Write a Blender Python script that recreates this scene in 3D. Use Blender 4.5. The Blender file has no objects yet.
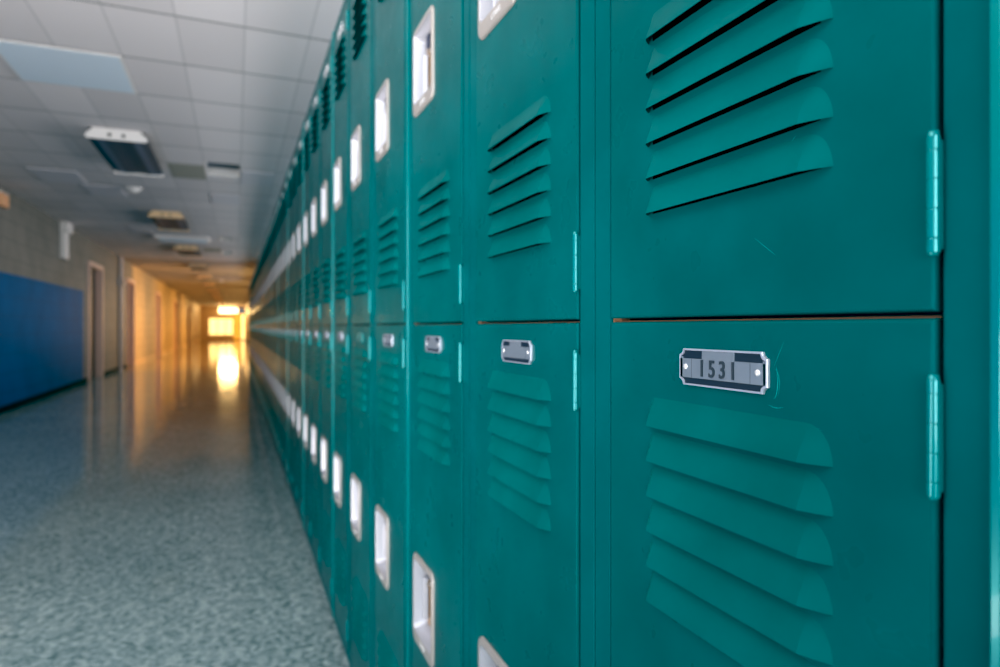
import bpy, bmesh, math, random
from mathutils import Vector, Matrix
random.seed(7)
PI = math.pi
S = bpy.context.scene
C = S.collection
EYE = 0.905            # camera height
P = 0.305              # locker pitch
XF = 0.27              # plane of the locker doors
CEIL = EYE + 1.465
WL = -2.257            # left wall
WR = 0.66              # right wall
YB, YE = -3.4, 48.0    # corridor ends
N_LOCKERS = 50

# ---------------------------------------------------------------- materials
def srgb(r, g, b):
    f = lambda c: (c/255/12.92) if c <= 10 else ((c/255+.055)/1.055)**2.4
    return (f(r), f(g), f(b), 1)

def new_mat(name, col, rough=.5, metal=0, coat=0, emis=None, estr=0, spec=.5):
    m = bpy.data.materials.new(name); m.use_nodes = True
    b = m.node_tree.nodes['Principled BSDF']
    b.inputs['Base Color'].default_value = col
    b.inputs['Roughness'].default_value = rough
    b.inputs['Metallic'].default_value = metal
    b.inputs['Coat Weight'].default_value = coat
    b.inputs['Specular IOR Level'].default_value = spec
    if emis:
        b.inputs['Emission Color'].default_value = emis
        b.inputs['Emission Strength'].default_value = estr
    return m

class NT:
    def __init__(s, m): s.m = m; s.t = m.node_tree; s.b = s.t.nodes['Principled BSDF']
    def n(s, kind, **kw):
        x = s.t.nodes.new(kind)
        for k, v in kw.items(): setattr(x, k, v)
        return x
    def l(s, a, b): s.t.links.new(a, b)
    def math(s, op, a, b=None, c=None):
        x = s.n('ShaderNodeMath', operation=op)
        for i, v in enumerate((a, b, c)):
            if v is None: continue
            if hasattr(v, 'is_linked'): s.l(v, x.inputs[i])
            else: x.inputs[i].default_value = v
        return x.outputs[0]
    def mix(s, fac, a, b):
        x = s.n('ShaderNodeMix', data_type='RGBA')
        for i, v in ((0, fac), (6, a), (7, b)):
            if hasattr(v, 'is_linked'): s.l(v, x.inputs[i])
            else: x.inputs[i].default_value = v
        return x.outputs[2]
    def noise(s, vec, scale, detail=3, rough=.5):
        x = s.n('ShaderNodeTexNoise'); x.inputs['Scale'].default_value = scale
        x.inputs['Detail'].default_value = detail; x.inputs['Roughness'].default_value = rough
        if vec is not None: s.l(vec, x.inputs['Vector'])
        return x.outputs['Fac']
    def ramp(s, fac, p0, p1, c0=(0,0,0,1), c1=(1,1,1,1)):
        x = s.n('ShaderNodeValToRGB'); e = x.color_ramp.elements
        e[0].position = p0; e[1].position = p1; e[0].color = c0; e[1].color = c1
        s.l(fac, x.inputs[0]); return x.outputs[0]
    def bump(s, h, strength=.3, dist=.001):
        x = s.n('ShaderNodeBump'); x.inputs['Strength'].default_value = strength
        x.inputs['Distance'].default_value = dist
        s.l(h, x.inputs['Height']); s.l(x.outputs[0], s.b.inputs['Normal'])
    def pos(s): return s.n('ShaderNodeNewGeometry').outputs['Position']

M = {}
def paint(name, col, rough, var=.12):
    m = new_mat(name, col, rough, spec=.10 if name != 'green_paint' else .14); t = NT(m); p = t.pos()
    m.node_tree.nodes['Principled BSDF'].inputs['Specular Tint'].default_value = (.1, .9, 1, 1)
    dark = tuple(c*(1-var) for c in col[:3]) + (1,)
    lite = (col[0], col[1]*(1+var)+.002, col[2]*(1+var)+.003, 1)
    f = t.ramp(t.noise(p, 9, 4), .35, .65)
    t.l(t.mix(f, dark, lite), t.b.inputs['Base Color'])
    h = t.noise(p, 420, 2)
    h2 = t.noise(p, 22, 1)
    t.bump(t.math('ADD', t.math('MULTIPLY', h, .05), t.math('MULTIPLY', h2, .35)), .2, .0010)
    r = t.math('MULTIPLY_ADD', t.noise(p, 35, 3), .16, rough-.08)
    t.l(r, t.b.inputs['Roughness'])
    return m
TEAL = (.0, .078, .081, 1)
M['paint'] = paint('green_paint', TEAL, .30)
M['stile'] = paint('green_frame_paint', (.0, .080, .086, 1), .38)
# louver paint with rubbed dusty streaks
m = paint('green_louver_paint', (.0, .090, .089, 1), .45); t = NT(m)
mp = t.n('ShaderNodeMapping'); mp.inputs['Scale'].default_value = (60, 9, 60); t.l(t.pos(), mp.inputs[0])
f = t.ramp(t.noise(mp.outputs[0], 2.2, 5, .65), .68, .84)
old = t.b.inputs['Base Color'].links[0].from_socket
t.l(t.mix(t.math('MULTIPLY', f, .55), old, (.10, .13, .10, 1)), t.b.inputs['Base Color'])
M['louver'] = m
M['hinge'] = new_mat('green_hinge_paint', (.0, .22, .23, 1), .22, .35, .3)
M['scratch'] = new_mat('scratch_pale', (.02, .30, .29, 1), .4)
M['gaplip'] = new_mat('brown_gap_lip', (.20, .085, .035, 1), .6)  # brown strips behind the door gaps
M['inside'] = new_mat('locker_inside', (.012, .03, .028, 1), .8)
M['black'] = new_mat('black_gap_and_plinth', (.008, .009, .012, 1), .45)  # plinth black, also paints in the shade of the door gaps
m = new_mat('brushed_steel', (.37, .335, .315, 1), .36, .35); t = NT(m)
mp = t.n('ShaderNodeMapping'); mp.inputs['Scale'].default_value = (1, 1, .05); t.l(t.pos(), mp.inputs[0])
t.bump(t.noise(mp.outputs[0], 900, 2), .12, .0004); M['steel'] = m
M['cup'] = new_mat('bright_cup_steel', (.44, .44, .49, 1), .36, .4)
M['cupback'] = new_mat('warm_cup_steel', (.44, .26, .12, 1), .45, .3)
M['slot'] = new_mat('dark_slot', (.012, .016, .05, 1), .4)
m = new_mat('plate_metal', (.22, .26, .32, 1), .40, .55); t = NT(m)
t.bump(t.noise(t.pos(), 2600, 2), .5, .0003); M['plate'] = m
M['platerim'] = new_mat('plate_edge_metal', (.62, .64, .74, 1), .3, .6)
M['platedark'] = new_mat('plate_recess', (.004, .007, .022, 1), .5)
M['digit'] = new_mat('stamped_digit', (.035, .04, .055, 1), .45, .3)
M['rivet'] = new_mat('rivet_metal', (.85, .85, .88, 1), .25, .5)

# floor: polished speckled terrazzo tile
m = new_mat('speckled_floor', (.2, .25, .26, 1), .12, spec=.6); t = NT(m); p = t.pos()
vo = t.n('ShaderNodeTexVoronoi'); vo.inputs['Scale'].default_value = 60; t.l(p, vo.inputs['Vector'])
n1 = t.noise(p, 55, 4, .7)
base = t.ramp(n1, .36, .62, (.08, .135, .14, 1), (.42, .51, .52, 1))
chip = t.ramp(vo.outputs['Color'], .25, .85, (.09, .15, .155, 1), (.52, .62, .62, 1))
c = t.mix(.45, base, chip)
big = t.ramp(t.noise(p, 1.1, 3), .3, .7, (.80, .82, .84, 1), (1, 1, 1, 1))
mx = t.n('ShaderNodeMix', data_type='RGBA', blend_type='MULTIPLY'); mx.inputs[0].default_value = 1
t.l(c, mx.inputs[6]); t.l(big, mx.inputs[7]); t.l(mx.outputs[2], t.b.inputs['Base Color'])
mp = t.n('ShaderNodeMapping'); mp.inputs['Scale'].default_value = (1, .5, 1); t.l(p, mp.inputs[0])
wob = t.noise(mp.outputs[0], 5, 3)
t.bump(wob, .10, .006)
t.l(t.math('MULTIPLY_ADD', t.noise(p, 3, 3), .05, .065), t.b.inputs['Roughness'])
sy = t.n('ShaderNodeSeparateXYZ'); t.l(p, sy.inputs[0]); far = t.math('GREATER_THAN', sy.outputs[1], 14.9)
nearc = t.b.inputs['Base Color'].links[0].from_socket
t.l(t.mix(far, nearc, (.34, .22, .10, 1)), t.b.inputs['Base Color'])  # golden light of the far end put into the floor colour
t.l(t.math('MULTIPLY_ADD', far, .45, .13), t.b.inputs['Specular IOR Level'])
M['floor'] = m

# ceiling tiles: grid 0.61 m, faint half score, tone per tile
m = new_mat('ceiling_tile', (.5, .5, .5, 1), .85, spec=.2); t = NT(m); p = t.pos()
sp = t.n('ShaderNodeSeparateXYZ'); t.l(p, sp.inputs[0])
X0, Y0C, TS = .04, 3.57-.305, .61
def cell(sock, off, size):
    v = t.math('DIVIDE', t.math('SUBTRACT', sock, off-size*200), size)
    fr = t.math('FRACT', v); fl = t.math('FLOOR', v)
    d = t.math('MULTIPLY', t.math('SUBTRACT', .5, t.math('ABSOLUTE', t.math('SUBTRACT', fr, .5))), size)
    return d, fl
dx, ix = cell(sp.outputs[0], X0, TS/2)
dy, iy = cell(sp.outputs[1], 3.39, TS)
lx = t.math('LESS_THAN', dx, .0045); ly = t.math('LESS_THAN', dy, .009)
cb = t.n('ShaderNodeCombineXYZ'); t.l(ix, cb.inputs[0]); t.l(iy, cb.inputs[1])
wn = t.n('ShaderNodeTexWhiteNoise', noise_dimensions='2D'); t.l(cb.outputs[0], wn.inputs['Vector'])
tone = t.ramp(wn.outputs['Value'], .0, 1., (.72, .655, .655, 1), (.82, .75, .75, 1))
odd = t.math('GREATER_THAN', wn.outputs['Value'], .975)
tone = t.mix(odd, tone, (.46, .41, .34, 1))
tone = t.mix(t.math('MULTIPLY', lx, .30), tone, (.22, .20, .20, 1))
tone = t.mix(t.math('MULTIPLY', ly, .72), tone, (.16, .145, .14, 1))
tone = t.mix(t.math('MULTIPLY', t.math('GREATER_THAN', sp.outputs[1], 15.59), .55), tone, (.14, .12, .12, 1))  # shade of the far ceiling put into the tile colour
t.l(tone, t.b.inputs['Base Color'])
t.bump(t.noise(p, 120, 3), .2, .002)
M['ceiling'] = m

# left wall: painted block, blue dado up to the first door, greige above and just beyond
m = new_mat('painted_block', (.4, .38, .35, 1), .6, spec=.18); t = NT(m); p = t.pos()
sp = t.n('ShaderNodeSeparateXYZ'); t.l(p, sp.inputs[0])
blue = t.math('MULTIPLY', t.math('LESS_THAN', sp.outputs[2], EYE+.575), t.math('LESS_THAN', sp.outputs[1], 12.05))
wallc = t.mix(t.math('GREATER_THAN', sp.outputs[1], 17.35), (.23, .20, .175, 1), (.52, .38, .21, 1))  # golden sun glow put into the wall colour past the second doorway
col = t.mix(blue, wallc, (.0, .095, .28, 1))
cb = t.n('ShaderNodeCombineXYZ'); t.l(sp.outputs[1], cb.inputs[0]); t.l(sp.outputs[2], cb.inputs[1])
br = t.n('ShaderNodeTexBrick'); t.l(cb.outputs[0], br.inputs['Vector'])
br.inputs['Scale'].default_value = 1; br.inputs['Brick Width'].default_value = .41; br.inputs['Row Height'].default_value = .205
br.inputs['Mortar Size'].default_value = .006; br.inputs['Mortar Smooth'].default_value = .6
mort = br.outputs['Fac']
v = t.ramp(t.noise(p, 2.5, 3), .3, .7, (.8, .8, .8, 1), (1.05, 1.05, 1.05, 1))
mx = t.n('ShaderNodeMix', data_type='RGBA', blend_type='MULTIPLY'); mx.inputs[0].default_value = 1
t.l(col, mx.inputs[6]); t.l(v, mx.inputs[7])
dk = t.mix(t.math('MULTIPLY', mort, .45), mx.outputs[2], (.03, .03, .035, 1))
t.l(dk, t.b.inputs['Base Color'])
t.bump(t.math('SUBTRACT', 1, mort), .5, .004)
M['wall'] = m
M['wallplain'] = new_mat('golden_lit_wall_paint', (.62, .48, .30, 1), .45)  # golden glow of the corridor end put into this wall colour
M['jamb'] = new_mat('pinkish_door_jamb', (.70, .48, .40, 1), .45)
M['door'] = new_mat('brown_door', (.10, .055, .03, 1), .45)
M['pipe'] = new_mat('pale_pipe_paint', (.55, .45, .42, 1), .4)
M['base'] = new_mat('black_cove_base', (.012, .011, .011, 1), .75, spec=.1)
M['basesunlit'] = new_mat('sunlit_cove_base', (.55, .36, .18, 1), .4)  # far golden reflection put into the baseboard colour
M['fixw'] = new_mat('white_fixture_enamel', (.82, .78, .76, 1), .4)
M['fixwarm'] = new_mat('sunlit_cap_tint', (.90, .62, .34, 1), .4)  # sunlight on the farther caps put into their colour
M['embox'] = new_mat('orange_lit_box', (.85, .42, .20, 1), .5)  # orange light falling on the box put into its colour
M['panelgrey'] = new_mat('pale_lilac_panel', (.74, .69, .72, 1), .7)
M['lens'] = new_mat('unlit_ribbed_lens', (.075, .08, .12, 1), .45, spec=.2)
M['lensedge'] = new_mat('unlit_tube_glow', (.14, .17, .25, 1), .45, spec=.2)
M['fixside'] = new_mat('brown_fixture_side', (.10, .08, .07, 1), .7, spec=.2)
M['panel'] = new_mat('pale_ceiling_panel', (.74, .83, .93, 1), .6)
M['metaldoor'] = new_mat('amber_lit_door_glass', (.6, .35, .1, 1), .3, emis=(1, .42, .03, 1), estr=1.0)
M['sun'] = new_mat('sunlit_glass', (1, .8, .4, 1), .3, emis=(1, .66, .22, 1), estr=2.4)
M['sunhot'] = new_mat('glaring_glass', (1, .9, .6, 1), .3, emis=(1, .74, .34, 1), estr=6)
M['added_glow'] = new_mat('added_glow_glass', (.7, .8, .9, 1), .3, emis=(.8, .9, 1, 1), estr=.3)  # faint glow for the added panes above the lockers
M['mull'] = new_mat('bronze_mullion', (.16, .09, .04, 1), .4)
M['tantile'] = new_mat('tan_ceiling_tile', (.40, .36, .30, 1), .8)
M['dark'] = new_mat('dark_cavity', (.05, .055, .07, 1), .7)

# ---------------------------------------------------------------- mesh helpers
class MB:
    def __init__(s): s.v = []; s.f = []
    def face(s, pts, mi=0, smooth=False):
        i = len(s.v); s.v += [tuple(p) for p in pts]; s.f.append((tuple(range(i, i+len(pts))), mi, smooth))
    def grid(s, rows, mi=0, smooth=True, close=False):
        i = len(s.v); w = len(rows[0])
        for r in rows: s.v += [tuple(p) for p in r]
        for a in range(len(rows)-1):
            for b in range(w if close else w-1):
                c = (b+1) % w
                s.f.append(((i+a*w+b, i+a*w+c, i+(a+1)*w+c, i+(a+1)*w+b), mi, smooth))
    def box(s, lo, hi, mi=0, bev=0):
        bm = bmesh.new(); bmesh.ops.create_cube(bm, size=1)
        for v in bm.verts: v.co = Vector([lo[k]+(v.co[k]+.5)*(hi[k]-lo[k]) for k in range(3)])
        if bev: bmesh.ops.bevel(bm, geom=bm.edges[:], offset=bev, segments=2, affect='EDGES', profile=.6)
        s.bm(bm, mi, False)
    def cyl(s, a, b, r, n=14, mi=0, r2=None, caps=True):
        a = Vector(a); b = Vector(b); r2 = r if r2 is None else r2
        z = (b-a).normalized(); x = z.orthogonal().normalized(); y = z.cross(x)
        ring = lambda c, rr: [c+(x*math.cos(2*PI*k/n)+y*math.sin(2*PI*k/n))*rr for k in range(n)]
        s.grid([ring(a, r), ring(b, r2)], mi, True, True)
        if caps:
            s.face(list(reversed(ring(a, r))), mi); s.face(ring(b, r2), mi)
    def lathe(s, o, axis, prof, n=16, mi=0):
        o = Vector(o); z = Vector(axis).normalized(); x = z.orthogonal().normalized(); y = z.cross(x)
        rows = [[o+z*h+(x*math.cos(2*PI*k/n)+y*math.sin(2*PI*k/n))*max(r, 1e-5) for k in range(n)] for h, r in prof]
        s.grid(rows, mi, True, True)
    def bm(s, bm, mi=0, smooth=False):
        i = len(s.v); bm.verts.index_update()
        s.v += [tuple(v.co) for v in bm.verts]
        for f in bm.faces: s.f.append((tuple(i+v.index for v in f.verts), mi, smooth))
        bm.free()
    def mesh(s, name, mats):
        me = bpy.data.meshes.new(name); me.from_pydata(s.v, [], [f[0] for f in s.f])
        for m in mats: me.materials.append(M[m])
        for p, f in zip(me.polygons, s.f): p.material_index = f[1]; p.use_smooth = f[2]
        bm = bmesh.new(); bm.from_mesh(me)
        bmesh.ops.recalc_face_normals(bm, faces=bm.faces); bm.to_mesh(me); bm.free()
        me.update(); return me
def link(name, me, parent=None, loc=(0, 0, 0)):
    o = bpy.data.objects.new(name, me); C.objects.link(o); o.location = loc
    if parent: o.parent = parent
    return o
def tag(o, label, cat, group=None):
    o['label'] = label; o['category'] = cat
    if group: o['group'] = group
    return o
def thing(name, label, cat, loc, group=None):
    return tag(link(name, None, None, loc), label, cat, group)
def struct(name, mb, mats):
    o = link(name, mb.mesh(name, mats)); o['kind'] = 'structure'; return o

def rrect(y0, y1, z0, z1, r, n=5):
    """rounded rectangle outline, list of (y, z) counter-clockwise"""
    out = []
    for cy, cz, a0 in ((y1-r, z0+r, -PI/2), (y1-r, z1-r, 0), (y0+r, z1-r, PI/2), (y0+r, z0+r, PI)):
        for k in range(n+1):
            a = a0 + PI/2*k/n; out.append((cy+r*math.cos(a), cz+r*math.sin(a)))
    return out

# ---------------------------------------------------------------- locker parts (x into the locker, y away from camera, z up)
LY0, LY1 = .0765, .2285         # louver span
DY0, DY1 = .0271, .2794         # door span
LH = .0195; LD = .0076
def louver(mb, zb, mi=1):
    """pressed louver: flat sloping hood, quarter-cone ends, opening downward"""
    rn, rf = .0155, .007
    prof = [0, .1, .2, .3, .42, .55, .68, .8, .9, 1.0]
    dep = lambda s: LD*(.62*(1-s)+.38*(.5+.5*math.cos(PI*s)))
    ya, yb = LY0+rn, LY1-rf
    rows = [[(-dep(s), y, zb+LH*s) for s in prof] for y in (ya, yb)]
    mb.grid(rows, mi, True)
    K = 9
    def cap(y0, dirn, r, pw):
        out = []
        for k in range(K+1):
            u = math.sin(PI/2*k/K); h = LH*max(0, 1-u*u)**.5; d = (1-u)**pw
            out.append([(-dep(s)*d, y0+dirn*r*u, zb+h*s) for s in prof])
        return out
    mb.grid(cap(ya, -1, rn, .8), mi, True); mb.grid(cap(yb, 1, rf, .7), mi, True)
    # rolled lip with thickness under the hood
    mb.face([(-LD, ya, zb), (-LD, yb, zb), (-LD+.0011, yb, zb+.0003), (-LD+.0011, ya, zb+.0003)], mi)
    # inner skin of the hood
    mb.face([(-LD+.0011, ya, zb+.0003), (-LD+.0011, yb, zb+.0003), (.0, yb, zb+LH-.002), (.0, ya, zb+LH-.002)], 1)

HY0, HY1 = .150, .2640          # handle span
def door_mesh(name, z0, z1, groups, hz):
    mb = MB(); holes = []
    for g in groups:
        for k in range(6):
            zb = g+.0242*k; louver(mb, zb)
            holes.append((LY0+.007, LY1-.0045, zb+.0005, zb+.0105))
    holes.append((HY0+.006, HY1-.006, hz[0]+.012, hz[1]-.006))
    i = .0017
    a0, a1, b0, b1 = DY0+i, DY1-i, z0+i, z1-i
    ys = sorted({a0, a1} | {h[0] for h in holes} | {h[1] for h in holes})
    zs = sorted({b0, b1} | {h[2] for h in holes} | {h[3] for h in holes})
    for ya, yb in zip(ys, ys[1:]):
        cy = (ya+yb)/2; run = None
        for za, zb in zip(zs, zs[1:]):
            cz = (za+zb)/2
            hole = any(h[0] < cy < h[1] and h[2] < cz < h[3] for h in holes)
            if hole:
                if run is not None: mb.face([(0, ya, run), (0, yb, run), (0, yb, za), (0, ya, za)]); run = None
            elif run is None: run = za
        if run is not None: mb.face([(0, ya, run), (0, yb, run), (0, yb, zs[-1]), (0, ya, zs[-1])])
    rows = []
    for d, x in ((i, 0), (i*.55, .0003), (i*.2, .0009), (0, .0018), (0, .016)):
        rows.append([(x, DY0+d, z0+d), (x, DY1-d, z0+d), (x, DY1-d, z1-d), (x, DY0+d, z1-d)])
    mb.grid(rows, 0, False, True)
    return mb, name
def upper_door():
    return door_mesh('upper_door', EYE+.0066, EYE+.858, (EYE+.0785, EYE+.655), (EYE+.338, EYE+.478))
def lower_door():
    return door_mesh('lower_door', EYE-.850, EYE+.0037, (EYE-.1895, EYE-.748), (EYE-.506, EYE-.364))
DM = ['paint', 'louver', 'inside', 'scratch']
mesh_up = upper_door()[0].mesh('locker_door_upper', DM)
mesh_lo = lower_door()[0].mesh('locker_door_lower', DM)
# scratched copy for the nearest lower door
mb = lower_door()[0]
def scratch(pts, w):
    q = []
    for k, (y, z) in enumerate(pts):
        a = pts[max(k-1, 0)]; b = pts[min(k+1, len(pts)-1)]
        d = Vector((b[0]-a[0], b[1]-a[1])).normalized(); ww = w*math.sin(PI*(k+.35)/(len(pts)-.3))
        q.append([(-.00012, y-d.y*ww, z+d.x*ww), (-.00012, y+d.y*ww, z-d.x*ww)])
    mb.grid(q, 3, False)
PY0, PY1 = .1168, .1923         # number plate span
PZ0, PZ1 = EYE-.0372, EYE-.0137
scratch([(.1142-.003*math.sin(a), EYE-.029+.010*math.cos(a)) for a in [k*PI/10 for k in range(2, 11)]], .00022)
scratch([(.1135-.0035*math.sin(a), EYE-.031+.0085*math.cos(a)) for a in [k*PI/9 for k in range(0, 8)]], .00015)
scratch([(.1140-.0022*k*.45, EYE-.022+.0020*k) for k in range(8)], .00010)
scratch([(.118-.0018*k, EYE-.0425-.0012*math.sin(k*.5)) for k in range(7)], .00014)
scratch([(.104-.0035*k, EYE-.0495-.0003*k) for k in range(7)], .0001)
mesh_lo_near = mb.mesh('locker_door_scratched', DM)
mb = upper_door()[0]
scratch([(.128-.0022*k, EYE+.050-.0016*k) for k in range(8)], .0001)
scratch([(.103-.001*k, EYE+.096+.001*k) for k in range(5)], .0001)
mesh_up_near = mb.mesh('locker_door_upper_near', DM)

def text_mesh(txt, size, sx=1.0, extrude=.0004, bold=0.0):
    cu = bpy.data.curves.new('t', 'FONT'); cu.body = txt; cu.size = size; cu.align_x = 'CENTER'; cu.align_y = 'CENTER'
    cu.extrude = extrude; cu.space_character = 1.45; cu.offset = bold; cu.resolution_u = 3
    o = bpy.data.objects.new('t', cu); C.objects.link(o); bpy.context.view_layer.update()
    me = bpy.data.meshes.new_from_object(o.evaluated_get(bpy.context.evaluated_depsgraph_get()))
    bpy.data.objects.remove(o); bpy.data.curves.remove(cu)
    out = ([(v.co.x*sx, v.co.y, v.co.z) for v in me.vertices], [tuple(p.vertices) for p in me.polygons])
    bpy.data.meshes.remove(me); return out
def put_text(mb, tm, y, z, x, mi):
    vs, fs = tm; i = len(mb.v)
    for a, b, c in vs: mb.v.append((x-c, y-a, z+b))    # reads left to right from the corridor
    for f in fs: mb.f.append((tuple(i+k for k in f), mi, False))
try: DIG = text_mesh('1531', .0148, .84, .0005, .00015)
except Exception: DIG = None
try: LYON = text_mesh('LYON', .0098, .78, .0004, .0000)
except Exception: LYON = None

def plate_mesh(name, dz, digits, mats):
    """number plate with notched corners; dz shifts it to the upper door"""
    mb = MB(); z0, z1 = PZ0+dz, PZ1+dz; y0, y1 = PY0, PY1; n = .0030
    def outline(ins):
        a0, a1, b0, b1 = y0+ins, y1-ins, z0+ins, z1-ins; k = n
        pts = []
        for cy, cz, sy, sz in ((a1, b0, -1, 1), (a1, b1, -1, -1), (a0, b1, 1, -1), (a0, b0, 1, 1)):
            p1 = (cy+sy*k*1.25, cz); p2 = (cy+sy*k*1.1, cz+sz*k*.62); p3 = (cy+sy*k*.6, cz+sz*k*1.1); p4 = (cy, cz+sz*k*1.3)
            pts += [p1, p2, p3, p4] if (sy, sz) in ((-1, 1), (1, -1)) else [p4, p3, p2, p1]
        return pts
    o0, o1, o2 = outline(0), outline(.0002), outline(.0012)
    mb.grid([[(0, *p) for p in o0], [(-.0016, *p) for p in o0], [(-.0020, *p) for p in o1], [(-.0020, *p) for p in o2], [(-.0011, *p) for p in o2]], 1, False, True)
    mb.face([(-.0011, *p) for p in o2], 2)
    W, H = y1-y0, z1-z0
    def panel(u0, u1, v0, v1, x=.0018, mi=0):
        mb.box((-x, y1-u1*W, z0+v0*H), (-.0010, y1-u0*W, z0+v1*H), mi, .0002)
    panel(.013, .987, .21, .73); panel(.29, .66, .72, .945); panel(.013, .045, .21, .78); panel(.955, .987, .21, .78)
    for u in (.16, .83): mb.box((-.00186, y1-u*W-.00012, z0+.215*H), (-.0018, y1-u*W+.00012, z0+.725*H), 2)
    for u in (.085, .905):
        mb.lathe((-.0018, y1-u*W, z0+.50*H), (-1, 0, 0), [(0, .0019), (.0005, .0017), (.0009, .0010), (.0010, 0)], 14, 4)
    if digits and DIG: put_text(mb, DIG, y1-.475*W, z0+.465*H, -.0021, 3)
    return mb.mesh(name, mats)
PM = ['plate', 'platerim', 'platedark', 'digit', 'rivet']
mesh_plate = plate_mesh('number_plate', 0, False, PM)
mesh_plate_near = plate_mesh('number_plate_stamped', 0, True, PM)
mesh_plate_green = plate_mesh('number_plate_painted', 0, False, ['hinge', 'hinge', 'paint', 'paint', 'hinge'])
DZUP = .858-.0037-.0045
mesh_plate_up = plate_mesh('number_plate_high', DZUP, False, ['rivet', 'rivet', 'plate', 'digit', 'rivet'])

def handle_mesh(name, z0, z1, text_on=True):
    mb = MB(); y0, y1 = HY0, HY1
    out = [rrect(y0, y1, z0, z1, .014), rrect(y0+.0014, y1-.0014, z0+.0014, z1-.0014, .013), rrect(y0+.0042, y1-.0036, z0+.0036, z1-.0036, .0108)]
    inn = [rrect(y0+.0080, y1-.0080, z0+.0190, z1-.0085, .009), rrect(y0+.0092, y1-.0092, z0+.0202, z1-.0097, .008),
           rrect(y0+.013, y1-.0115, z0+.0250, z1-.0125, .007)]
    L = lambda o, x: [(x, *p) for p in o]
    mb.grid([L(out[0], .0), L(out[0], -.0016), L(out[1], -.0032), L(out[2], -.0038), L(inn[0], -.0038)], 0, True, True)
    mb.grid([L(inn[0], -.0038), L(inn[1], -.0024), L(inn[2], .019)], 1, True, True)
    mb.face(L(inn[2], .019), 2)
    # lift lever: curved plate standing out of the cup floor on the far side
    a0, a1 = y1-.0235, y1-.0125; c0, c1 = z0+.036, z1-.040
    rows = []
    for k in range(9):
        u = k/8; x = .017-.0085*math.sin(PI*min(1, u*1.15+.05)); rows.append([(x, a0+(a1-a0)*u, z) for z in (c0, c0+.004, c1-.004, c1)])
    mb.grid(rows, 1, True)
    mb.box((.012, a0+.002, c0), (.019, a1-.002, c0+.0012), 1); mb.box((.012, a0+.002, c1-.0012), (.019, a1-.002, c1), 1)
    # catch slot and padlock eye high on the near side
    mb.box((.0120, y0+.074, z1-.036), (.0192, y0+.090, z1-.0125), 3, .001)
    mb.cyl((.008, y0+.070, z1-.042), (.019, y0+.070, z1-.042), .003, 10, 0)
    if LYON and text_on: put_text(mb, LYON, (y0+y1)/2-.002, z0+.0105, -.0040, 4)
    return mb.mesh(name, ['steel', 'cup', 'cupback', 'slot', 'rivet'])
mesh_h_up = handle_mesh('handle_upper', EYE+.338, EYE+.478)
mesh_h_lo = handle_mesh('handle_lower', EYE-.506, EYE-.364)

def hinge_mesh(name, zc):
    mb = MB(); hx, hy = -.0020, .0262; L = .0505; z = zc-L/2
    segs = (.0062, .0122, .0122, .0122, .0062)
    for s in segs:
        g = .00022; r = .0026
        mb.cyl((hx, hy, z+g), (hx, hy, z+g+.0003), r*.93, 20, 0, r, True); mb.cyl((hx, hy, z+g+.0003), (hx, hy, z+s-g-.0003), r, 20, 0, None, False)
        mb.cyl((hx, hy, z+s-g-.0003), (hx, hy, z+s-g), r, 20, 0, r*.93, True)
        z += s
    z0 = zc-L/2
    mb.lathe((hx, hy, z0-.0012), (0, 0, 1), [(0, 0), (.0002, .0018), (.0012, .0022), (.0495, .0024), (.052, .0022), (.0525, 0)], 12)
    mb.box((-.0005, hy-.0018, z0+.002), (.0022, hy+.0032, z+0-.002), 0)
    return mb.mesh(name, ['hinge'])
mesh_hinges = {'u': [hinge_mesh('hinge_a', EYE+.0557), hinge_mesh('hinge_b', EYE+.800)],
               'l': [hinge_mesh('hinge_c', EYE-.0454), hinge_mesh('hinge_d', EYE-.790)]}

# frame, carcass, base
Z0, Z1 = .030, EYE+.888
W = P-.0006
mb = MB()
sx = .0012
mb.box((sx, .0003, Z0), (.020, DY0-.0025, Z1), 0, .0016)
mb.box((sx, DY1+.0018, Z0), (.020, W, Z1), 0, .0016)
mb.box((sx+.0002, DY0-.0024, EYE+.8600), (.020, DY1+.0024, Z1), 0, .0012)
mb.box((sx+.0002, DY0-.0024, Z0), (.020, DY1+.0024, EYE-.8520), 0, .0012)
# rebates seen through the gaps, black where gap shade is painted in
mb.box((.0165, DY0-.0034, Z0+.01), (.0195, DY0+.010, Z1-.01), 3)
mb.box((.0040, DY1-.010, Z0+.01), (.012, DY1+.0022, Z1-.01), 1)
mb.box((.0165, DY0, EYE-.012), (.0195, DY1, EYE+.012), 3); mb.box((.0045, DY0, EYE-.004), (.0165, DY1, EYE+.00475), 1)
mb.box((.0070, DY0, EYE-.856), (.012, DY1, EYE-.845), 2)
mb.box((.0070, DY0, EYE+.852), (.012, DY1, EYE+.864), 2)
mesh_frame = mb.mesh('locker_frame', ['stile', 'gaplip', 'inside', 'black'])
mb = MB()
D = .375
mb.box((.020, .0003, Z0), (D, .0020, Z1)); mb.box((.020, W-.0017, Z0), (D, W, Z1))
mb.box((D-.002, .002, Z0), (D, W-.0017, Z1)); mb.box((.020, .002, Z1-.002), (D-.002, W-.0017, Z1))
mb.box((.020, .002, Z0), (D-.002, W-.0017, Z0+.002)); mb.box((.020, .002, EYE), (D-.002, W-.0017, EYE+.002))
mesh_body = mb.mesh('locker_body', ['stile'])
mb = MB(); mb.box((.040, .0003, 0), (D, W, Z0)); mesh_plinth = mb.mesh('locker_plinth', ['black'])
mb = MB(); mb.box((-.0020, .0004, Z0), (.012, .0048, Z1), 0, .0008); mesh_trim = mb.mesh('bank_trim', ['hinge'])

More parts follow.
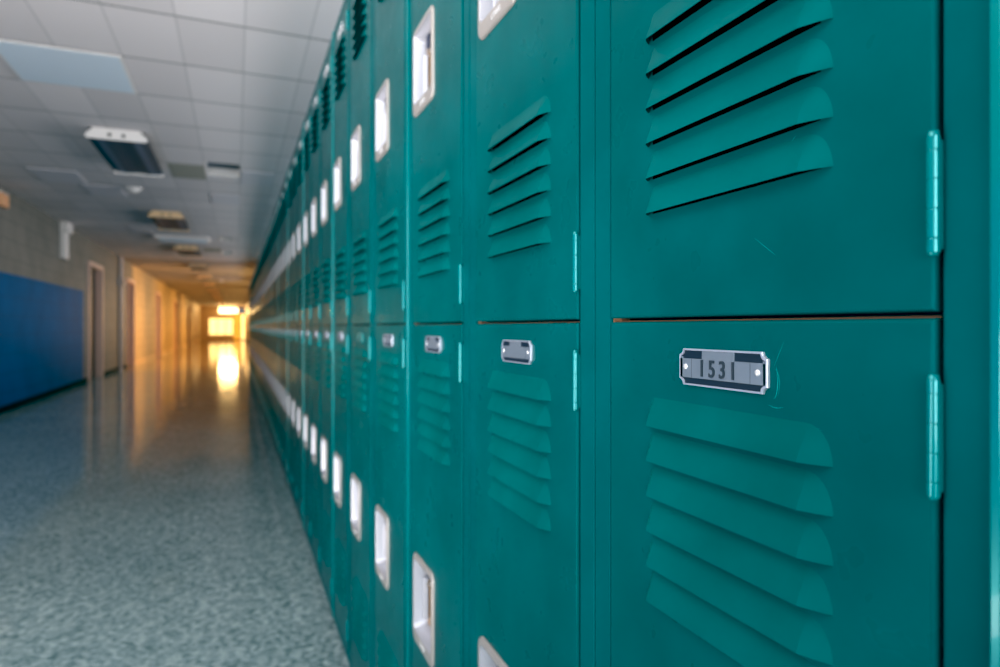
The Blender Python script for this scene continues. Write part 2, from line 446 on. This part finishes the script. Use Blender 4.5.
ORD = ['first', 'second', 'third', 'fourth', 'fifth', 'sixth', 'seventh', 'eighth', 'ninth', 'tenth', 'eleventh', 'twelfth',
       'thirteenth', 'fourteenth', 'fifteenth', 'sixteenth', 'seventeenth', 'eighteenth', 'nineteenth', 'twentieth']
special = {
 0: 'nearest green two-door metal locker, its lower door carrying number plate 1531',
 1: 'green two-door metal locker second in the row, just beyond the one numbered 1531',
 2: 'green two-door locker third in the row, nearest with both steel handle cups fully in view',
 4: 'green two-door locker fifth in the row, its lower number plate painted over green'}
def child(name, me, par):
    o = bpy.data.objects.new(name, me); C.objects.link(o); o.parent = par; return o
for n in range(N_LOCKERS):
    lab = special.get(n) or (f'green two-door metal locker, {ORD[n]} in the row from the camera' if n < 20 else
          'far green two-door metal locker beyond the twentieth, blurred in the golden light')
    r = thing('double_locker', lab, 'locker', (XF, .1535+P*n, 0), 'green double lockers in a row along the right wall')
    child('frame', mesh_frame, r); child('cabinet_body', mesh_body, r); child('plinth', mesh_plinth, r)
    if n % 3 == 0: child('edge_trim', mesh_trim, r)
    for key, me, hm, pm in (('u', mesh_up_near if n == 0 else mesh_up, mesh_h_up, mesh_plate_up),
                            ('l', mesh_lo_near if n == 0 else mesh_lo, mesh_h_lo,
                             mesh_plate_near if n == 0 else mesh_plate_green if n == 4 else mesh_plate)):
        d = child('door', me, r)
        child('handle', hm, d)
        p = child('number_plate', pm, d)
        if n == 0 and key == 'l': p['label'] = 'grey metal plate stamped 1531'
        if n == 4 and key == 'l': p['label'] = 'number plate painted green'
        for hm2 in mesh_hinges[key]: child('hinge', hm2, d)

# ---------------------------------------------------------------- setting
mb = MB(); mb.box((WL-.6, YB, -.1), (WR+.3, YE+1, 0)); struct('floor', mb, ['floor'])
# ceiling with three sunk openings
RECS = [(-.262, .045, 6.27, 6.83), (-.262, -.06, 11.45, 11.95), (-.262, -.06, 13.60, 14.20)]
mb = MB()
ycur = YB
for x0, x1, y0, y1 in RECS:
    mb.box((WL-.4, ycur, CEIL), (WR+.3, y0, CEIL+.25))
    mb.box((WL-.4, y0, CEIL), (x0, y1, CEIL+.25)); mb.box((x1, y0, CEIL), (WR+.3, y1, CEIL+.25))
    mb.box((x0, y0, CEIL+.12), (x1, y1, CEIL+.25)); ycur = y1
mb.box((WL-.4, ycur, CEIL), (WR+.3, YE+.3, CEIL+.25))
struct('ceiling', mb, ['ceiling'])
# left wall with recessed doorways
DOORS = [(12.42, 13.48), (16.45, 17.40), (22.2, 23.2), (28.4, 29.5), (36.0, 37.1), (43.0, 44.0)]
DT = EYE+1.02
mb = MB(); ycur = YB; REC = .085
for a, b in DOORS:
    mb.box((WL-.3, ycur, 0), (WL, a, CEIL)); mb.box((WL-.3, a, DT), (WL, b, CEIL)); ycur = b
mb.box((WL-.3, ycur, 0), (WL, YE, CEIL)); mb.box((WL-.36, YB, 0), (WL-.3, YE, CEIL))
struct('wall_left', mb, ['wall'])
mb = MB(); ycur = YB
for i, (a, b) in enumerate(DOORS+[(YE, YE)]):
    mb.box((WL, ycur, 0), (WL+.012, a-.07, .08), 0 if i < 2 else 1, .003); ycur = b+.07
struct('baseboard_left', mb, ['base', 'basesunlit'])
for i, (a, b) in enumerate(DOORS):
    f = MB(); t0 = .07
    f.box((WL-REC, a-t0, 0), (WL+.035, a+.006, DT+t0), 0, .004); f.box((WL-REC, b-.006, 0), (WL+.035, b+t0, DT+t0), 0, .004)
    f.box((WL-REC, a, DT-.006), (WL+.034, b, DT+t0), 0, .004)
    f.box((WL-REC, a, 0), (WL-REC+.03, a+.03, DT)); f.box((WL-REC, b-.03, 0), (WL-REC+.03, b, DT))
    fr = struct(f'trim_{i+1}', f, ['jamb'])
    d = MB(); d.box((WL-REC-.05, a+.004, .008), (WL-REC-.008, b-.004, DT-.004), 0, .003)
    d.box((WL-REC-.008, a+.16, .25), (WL-REC-.004, b-.16, .85), 0, .002)
    dd = struct(f'door_{i+1}', d, ['door'])
    k = MB(); k.lathe((WL-REC-.008, a+.10, .98), (1, 0, 0), [(0, .028), (.006, .028), (.008, .012), (.035, .012), (.04, .024), (.055, .026), (.066, .018), (.068, 0)], 14)
    link('door_knob', k.mesh('door_knob', ['steel']), dd)

# right wall: solid behind the lockers, windows beyond added to turn the left wall golden
YL = .1535+P*N_LOCKERS
ADDED_WINS = [(17.2, 20.2), (21.8, 24.8), (26.6, 29.6), (31.6, 34.6), (38, 41)]
mb = MB(); ycur = YB
wz0, wz1 = .75, 2.05
for a, b in ADDED_WINS:
    mb.box((WR, ycur, 0), (WR+.25, a, CEIL)); mb.box((WR, a, 0), (WR+.25, b, wz0)); mb.box((WR, a, wz1), (WR+.25, b, CEIL)); ycur = b
mb.box((WR, ycur, 0), (WR+.25, YE, CEIL)); struct('wall_right', mb, ['wallplain'])
mb = MB(); mb.box((WR-.012, YL+.02, 0), (WR, YE, .10), 0, .003); struct('baseboard_right', mb, ['base'])
for i, (a, b) in enumerate(ADDED_WINS):
    f = MB(); w = .05
    for k in range(4):
        y = a+(b-a-w)*k/3; f.box((WR+.06, y, wz0), (WR+.12, y+w, wz1))
    f.box((WR+.062, a, wz0), (WR+.118, b, wz0+w)); f.box((WR+.062, a, wz1-w), (WR+.118, b, wz1))
    wo = struct(f'window_{i+2}', f, ['mull'])  # added window, a setting for the golden lamps
    g = MB(); g.box((WR+.085, a, wz0), (WR+.095, b, wz1)); link('pane', g.mesh('pane', ['sun']), wo)

# end wall with glazed front, transom and door
mb = MB(); e0 = YE
zz = lambda r: EYE+r
mb.box((WL, e0, zz(1.36)), (WR, e0+.2, CEIL)); mb.box((WL, e0, 0), (-1.72, e0+.2, zz(1.36))); mb.box((.60, e0, 0), (WR, e0+.2, zz(1.36)))
mb.box((-1.72, e0, 0), (-.16, e0+.2, zz(-.56)))
mb.box((-1.72, e0, zz(.62)), (-.16, e0+.2, zz(.90)))
mb.box((-1.72, e0, zz(.90)), (-1.10, e0+.2, zz(1.36)))
struct('wall_end', mb, ['wallplain'])
f = MB()
for x in (-1.72, -1.20, -.68, -.20, .30, .56): f.box((x, e0+.02, 0 if x > -.3 else zz(-.56)), (x+.04, e0+.08, zz(.62) if x < -.3 else zz(1.36)))
for z in (-.56, .58): f.box((-1.72, e0+.021, zz(z)), (-.16, e0+.079, zz(z)+.04))
for z in (.90, 1.32): f.box((-1.10, e0+.021, zz(z)), (.60, e0+.079, zz(z)+.04))
f.box((-.16, e0+.022, 0), (.60, e0+.078, .06))
w = struct('window_1', f, ['mull'])
for nm, x0, x1, z0_, z1_, mt in (('pane', -1.70, -.20, -.54, .60, 'sun'), ('transom_pane', -1.08, .10, .93, 1.33, 'sunhot'), ('side_pane', .33, .58, -.84, .90, 'sun')):
    g = MB(); g.box((x0, e0+.045, zz(z0_)), (x1, e0+.055, zz(z1_))); link(nm, g.mesh(nm, [mt]), w)
g = MB(); g.box((-.155, e0+.04, .02), (.295, e0+.07, zz(.90)), 0, .004); dd = struct('door_7', g, ['metaldoor'])
g = MB(); g.box((-.12, e0-.03, 1.0), (.26, e0+.0, 1.03)); g.box((-.12, e0, .995), (-.10, e0+.05, 1.035)); g.box((.24, e0, .995), (.26, e0+.05, 1.035))
link('push_bar', g.mesh('push_bar', ['steel']), dd)

# ---------------------------------------------------------------- ceiling fixtures
def fixture_mesh():
    fx = MB(); L = 1.18; w = .20; h = .088
    prof = [(-w+.005, 0), (-w, -.030), (-w+.045, -h), (w-.045, -h), (w, -.030), (w-.005, 0)]
    # housing sides
    fx.face([(-w+.005, 0, 0), (-w, 0, -.030), (-w, L, -.030), (-w+.005, L, 0)], 1)
    fx.face([(w-.005, 0, 0), (w, 0, -.030), (w, L, -.030), (w-.005, L, 0)], 1)
    fx.face([(-w+.005, 0, 0), (w-.005, 0, 0), (w-.005, L, 0), (-w+.005, L, 0)], 1)
    return fx, prof, L, w, h
# end caps widen downward as in the photograph: lower edge wider than upper
def make_fixture(label, loc, group, cap='fixw'):
    r = thing('ceiling_light', label, 'ceiling light', loc, group)
    L, w, h = 1.22, .205, .068
    b = MB()
    b.box((-w+.03, .012, -.030), (w-.03, L-.012, 0)); b.face([(w-.03, .01, -.001), (w-.03, L-.01, -.001), (w-.004, L-.01, -h+.012), (w-.004, .01, -h+.012)], 0)
    b.face([(-w+.03, .01, -.001), (-w+.03, L-.01, -.001), (-w+.004, L-.01, -h+.012), (-w+.004, .01, -h+.012)], 0)
    child('housing', b.mesh('housing', ['fixside']), r)
    for y in (0, L-.014):
        c = MB(); pr = [(-w+.055, -.0005), (w-.055, -.0005), (w, -h+.012), (w-.012, -h-.012), (-w+.012, -h-.012), (-w, -h+.012)]
        c.face([(x, y, z) for x, z in pr]); c.face([(x, y+.014, z) for x, z in pr])
        c.grid([[(x, y, z) for x, z in pr], [(x, y+.014, z) for x, z in pr]], 0, False, True)
        # sunk knock-outs
        if y == 0:
            for x in (-.045, .045): c.cyl((x, -.001, -.045), (x, .001, -.045), .014, 12, 1)
        child('end_cap', c.mesh('end_cap', [cap, 'fixside']), r)
    l = MB(); rows = []
    for k in range(17):
        u = k/16; x = (-w+.010)+(2*w-.02)*u
        z = -h+.004+.003*math.cos(u*4*PI) + (.010 if k in (0, 16) else 0)
        rows.append([(x, .014, z), (x, L-.014, z)])
    i0 = len(l.f); l.grid(rows, 0, True)
    for q in range(16):
        if q in (2, 3, 12, 13): f = l.f[i0+q]; l.f[i0+q] = (f[0], 1, True)
    child('lens', l.mesh('lens', ['lens', 'lensedge']), r)
    return r
FY = [5.50+3.66*k for k in range(11)]
for i, y in enumerate(FY):
    if i < 5: lab = f'long unlit wraparound ceiling light, {["nearest to the camera", "second along the corridor", "third along the corridor", "fourth along the corridor", "fifth along the corridor"][i]}'
    else: lab = 'small distant wraparound ceiling light beyond the fifth, near the glowing end'
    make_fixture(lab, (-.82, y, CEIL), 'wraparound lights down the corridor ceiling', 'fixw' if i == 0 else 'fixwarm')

def detector(label, x, y):
    d = MB(); d.lathe((0, 0, 0), (0, 0, -1), [(0, .085), (.014, .085), (.02, .07), (.022, .062)], 24, 0)
    d.lathe((0, 0, 0), (0, 0, -1), [(.02, .056), (.042, .052), (.050, .036), (.052, 0)], 24, 0)
    o = link('smoke_detector', d.mesh('smoke_detector', ['fixw']), None, (x, y, CEIL)); tag(o, label, 'smoke detector', 'ceiling smoke detectors')
detector('round pale smoke detector on the ceiling just beyond the nearest light', -1.0, 7.75)
detector('small orange-lit round smoke detector far along the ceiling', -.43, 22.0)
detector('tiny round smoke detector above the bright corridor end', -.40, 31.0)

def slab(name, label, x0, x1, y0, y1, t_=.006, mt='panel', group='pale replacement panels in the ceiling'):
    b = MB(); b.box((x0-.004, y0-.004, -t_), (x1+.004, y1+.004, 0), 0, min(t_*.4, .004))
    b.box((x0+.012, y0+.012, -t_-.001), (x1-.012, y1-.012, -t_+.001), 1)
    o = link(name, b.mesh(name, ['fixw' if mt == 'big' else 'tantile' if mt == 'tan' else 'panelgrey', 'panel' if mt == 'big' else 'tantile' if mt == 'tan' else 'panelgrey']), None, (0, 0, CEIL)); tag(o, label, 'ceiling panel', group)
slab('ceiling_panel', 'large pale blue square ceiling panel at upper left', -1.175, -.575, 4.005, 4.605, .006, 'big')
slab('ceiling_panel', 'pale ceiling panel left of the nearest ceiling light, by the wall', -1.78, -1.40, 7.12, 7.70)
slab('ceiling_panel', 'pale ceiling panel beside the round smoke detector', -1.47, -1.13, 7.73, 8.31)
slab('ceiling_panel', 'small pale ceiling panel left of the third ceiling light', -1.47, -1.19, 10.78, 11.36)
slab('ceiling_panel', 'pale ceiling panel just beyond the sunken ceiling opening', -.262, .035, 7.73, 8.31)
slab('ceiling_panel', 'pale ceiling panel over the locker side, right of the sunken opening', .05, .335, 6.51, 7.09)
slab('ceiling_panel', 'tan discoloured ceiling tile between the nearest light and the sunken opening', -.565, -.275, 6.45, 7.04, .003, 'tan', 'odd ceiling tiles')
# wide flat air diffuser
b = MB(); b.box((-.40, 0, -.055), (.40, .03, 0), 0, .004); b.box((-.40, .03, -.04), (.40, .56, 0), 0, .004)
for k in range(6): b.box((-.36, .06+.08*k, -.052), (.36, .09+.08*k, -.038), 1, .003)
o = link('air_diffuser', b.mesh('air_diffuser', ['fixw', 'panel']), None, (-.80, 11.5, CEIL+.002)); tag(o, 'wide flat whitish air diffuser between the second and third ceiling lights', 'air diffuser')
# sunken troffers in the openings
for (x0, x1, y0, y1), lab in zip(RECS, ('sunken ceiling troffer with white far edge, right of the nearest light', 'small sunken ceiling troffer right of the air diffuser', 'small sunken ceiling troffer one bay beyond the air diffuser')):
    r = thing('recessed_troffer', lab, 'recessed light', ((x0+x1)/2, y0, CEIL), 'troffers sunk in the ceiling')
    hx = (x1-x0)/2-.001; L = y1-y0-.001
    a = MB(); a.box((-hx, L-.012, 0), (hx, L, .115)); a.box((-hx, .001, 0), (hx, .012, .115)); a.box((-hx, .012, 0), (-hx+.01, L-.012, .115)); a.box((hx-.01, .012, 0), (hx, L-.012, .115))
    child('frame', a.mesh('troffer_frame', ['fixw']), r)
    a = MB(); a.box((-hx+.01, .012, .075), (hx-.01, L-.012, .08)); child('lens', a.mesh('troffer_lens', ['lens']), r)

# ---------------------------------------------------------------- things on the left wall
r = thing('emergency_light', 'orange-lit emergency light box high on the left wall, by the frame edge', 'emergency light', (WL-.002, 8.12, EYE+1.30))
b = MB(); b.box((0, -.13, -.06), (.06, .10, .075), 0, .012); child('housing', b.mesh('em_housing', ['embox']), r)
for y in (-.08, .08):
    b = MB(); b.lathe((.03, y-.01, .073), (.3, 0, 1), [(0, .01), (.005, .022), (.02, .024), (.024, .02), (.022, 0)], 14); child('lamp_head', b.mesh('lamp_head', ['fixw']), r)
r = thing('wall_speaker_box', 'pale T-shaped box under the ceiling on the left wall above blue paint', 'wall box', (WL, 10.7, EYE+1.2))
b = MB(); b.box((0, -.16, .12), (.10, .16, .262), 0, .01); child('cap', b.mesh('wb_cap', ['fixw']), r)
b = MB(); b.box((0, -.13, -.245), (.065, .08, .12), 0, .008); child('body', b.mesh('wb_body', ['fixw']), r)
def pipe(label, y, rad):
    r = thing('wall_pipe', label, 'pipe', (WL+rad+.012, y, 0), 'vertical pipes on the left wall')
    b = MB(); b.cyl((0, 0, 0), (0, 0, CEIL-.002), rad, 16); b.lathe((0, 0, 0), (0, 0, 1), [(0, rad*1.35), (.03, rad*1.35), (.04, rad)], 16)
    child('pipe', b.mesh('pipe', ['pipe']), r)
    b = MB(); b.box((-rad-.01, -rad-.05, EYE+.86), (rad+.03, rad+.05, EYE+1.0), 0, .008); child('junction_box', b.mesh('junction', ['pipe']), r)
pipe('pale vertical pipe with a small box, between the first and second doorways', 15.3, .040)
pipe('slim pale pipe on the left wall beside the far golden doorway', 30.4, .045)
pipe('thin far pipe on the left wall near the corridor end', 38.6, .045)

# ---------------------------------------------------------------- light
def area(name, loc, target, sx_, sy_, power, col, spread=PI):
    l = bpy.data.lights.new(name, 'AREA'); l.spread = spread; l.shape = 'RECTANGLE'; l.size = sx_; l.size_y = sy_; l.energy = power; l.color = col
    o = bpy.data.objects.new(name, l); C.objects.link(o); o.location = loc
    d = Vector(target)-Vector(loc); o.rotation_euler = d.to_track_quat('-Z', 'Y').to_euler(); return o
area('daylight_behind', (-.9, -3.0, 1.2), (-.4, 2.5, 1.25), 2.2, 1.7, 112, (.90, .97, 1.0))
area('side_fill', (-2.1, -1.2, 1.5), (.3, .8, .9), 1.6, 1.2, 7, (.92, .98, 1.0))  # added weak fill lamp at the left, no source there
area('ceiling_fill', (-1.2, .6, .5), (-1.1, 1.8, 2.3), 1.6, 1.4, 72, (1.0, .94, .90))  # added lamp aimed up to brighten the near ceiling
area('floor_fill', (-1.2, .6, 2.2), (-1.0, 1.8, 0), 1.6, 1.4, 36, (.90, .98, 1.0))  # added lamp aimed down to brighten the near floor
area('sun_end', (-.5, YE-.06, EYE+1.13), (-.3, 10, 1.3), 1.1, .38, 105, (1, .62, .22))
for a, b in ADDED_WINS:
    area('window_sun', (WR+.03, (a+b)/2, 1.4), (WL, (a+b)/2-(1.6 if a < 18 else .3), .45), b-a, 1.2, 68, (1, .50, .13), math.radians(95))  # added lamps that turn the far left wall golden
area('high_fill', (.56, 12.0, 2.05), (-2.2, 12.0, .95), 21.0, .30, 105, (.95, .96, 1.0), math.radians(125))  # added cool lamp hidden above the lockers to light the left wall
g = MB(); g.box((WR-.03, 1.4, 1.93), (WR-.012, 14.6, 2.31))  # made-up glowing window strip behind the hidden lamp
struct('window_7', g, ['added_glow']); f = MB()
for k in range(12): f.box((WR-.05, 1.35+1.2*k, 1.9), (WR-.001, 1.39+1.2*k, 2.34))
f.box((WR-.05, 1.35, 1.88), (WR-.001, 14.65, 1.93)); f.box((WR-.05, 1.35, 2.31), (WR-.001, 14.65, 2.345)); struct('trim_7', f, ['mull'])  # frame of the made-up window strip
w = bpy.data.worlds.new('World'); S.world = w; w.use_nodes = True
w.node_tree.nodes['Background'].inputs[0].default_value = (.75, .82, .9, 1)
w.node_tree.nodes['Background'].inputs[1].default_value = .25

# ---------------------------------------------------------------- camera
cam = bpy.data.cameras.new('camera'); co = bpy.data.objects.new('camera', cam); C.objects.link(co)
co.location = (0, 0, EYE); co.rotation_euler = (PI/2, 0, -math.atan(264/645))
cam.sensor_width = 36; cam.lens = 645/1000*36; cam.shift_y = -.0065
cam.clip_start = .01; cam.clip_end = 200
cam.dof.use_dof = True; cam.dof.focus_distance = .41; cam.dof.aperture_fstop = 23.22/3.6
cam.dof.aperture_blades = 0
S.camera = co
S.view_settings.view_transform = 'Standard'
S.view_settings.look = 'None'
S.view_settings.exposure = 0
S.view_settings.use_curve_mapping = True
S.view_settings.curve_mapping.black_level = (.020, .004, .003)
S.view_settings.curve_mapping.update()
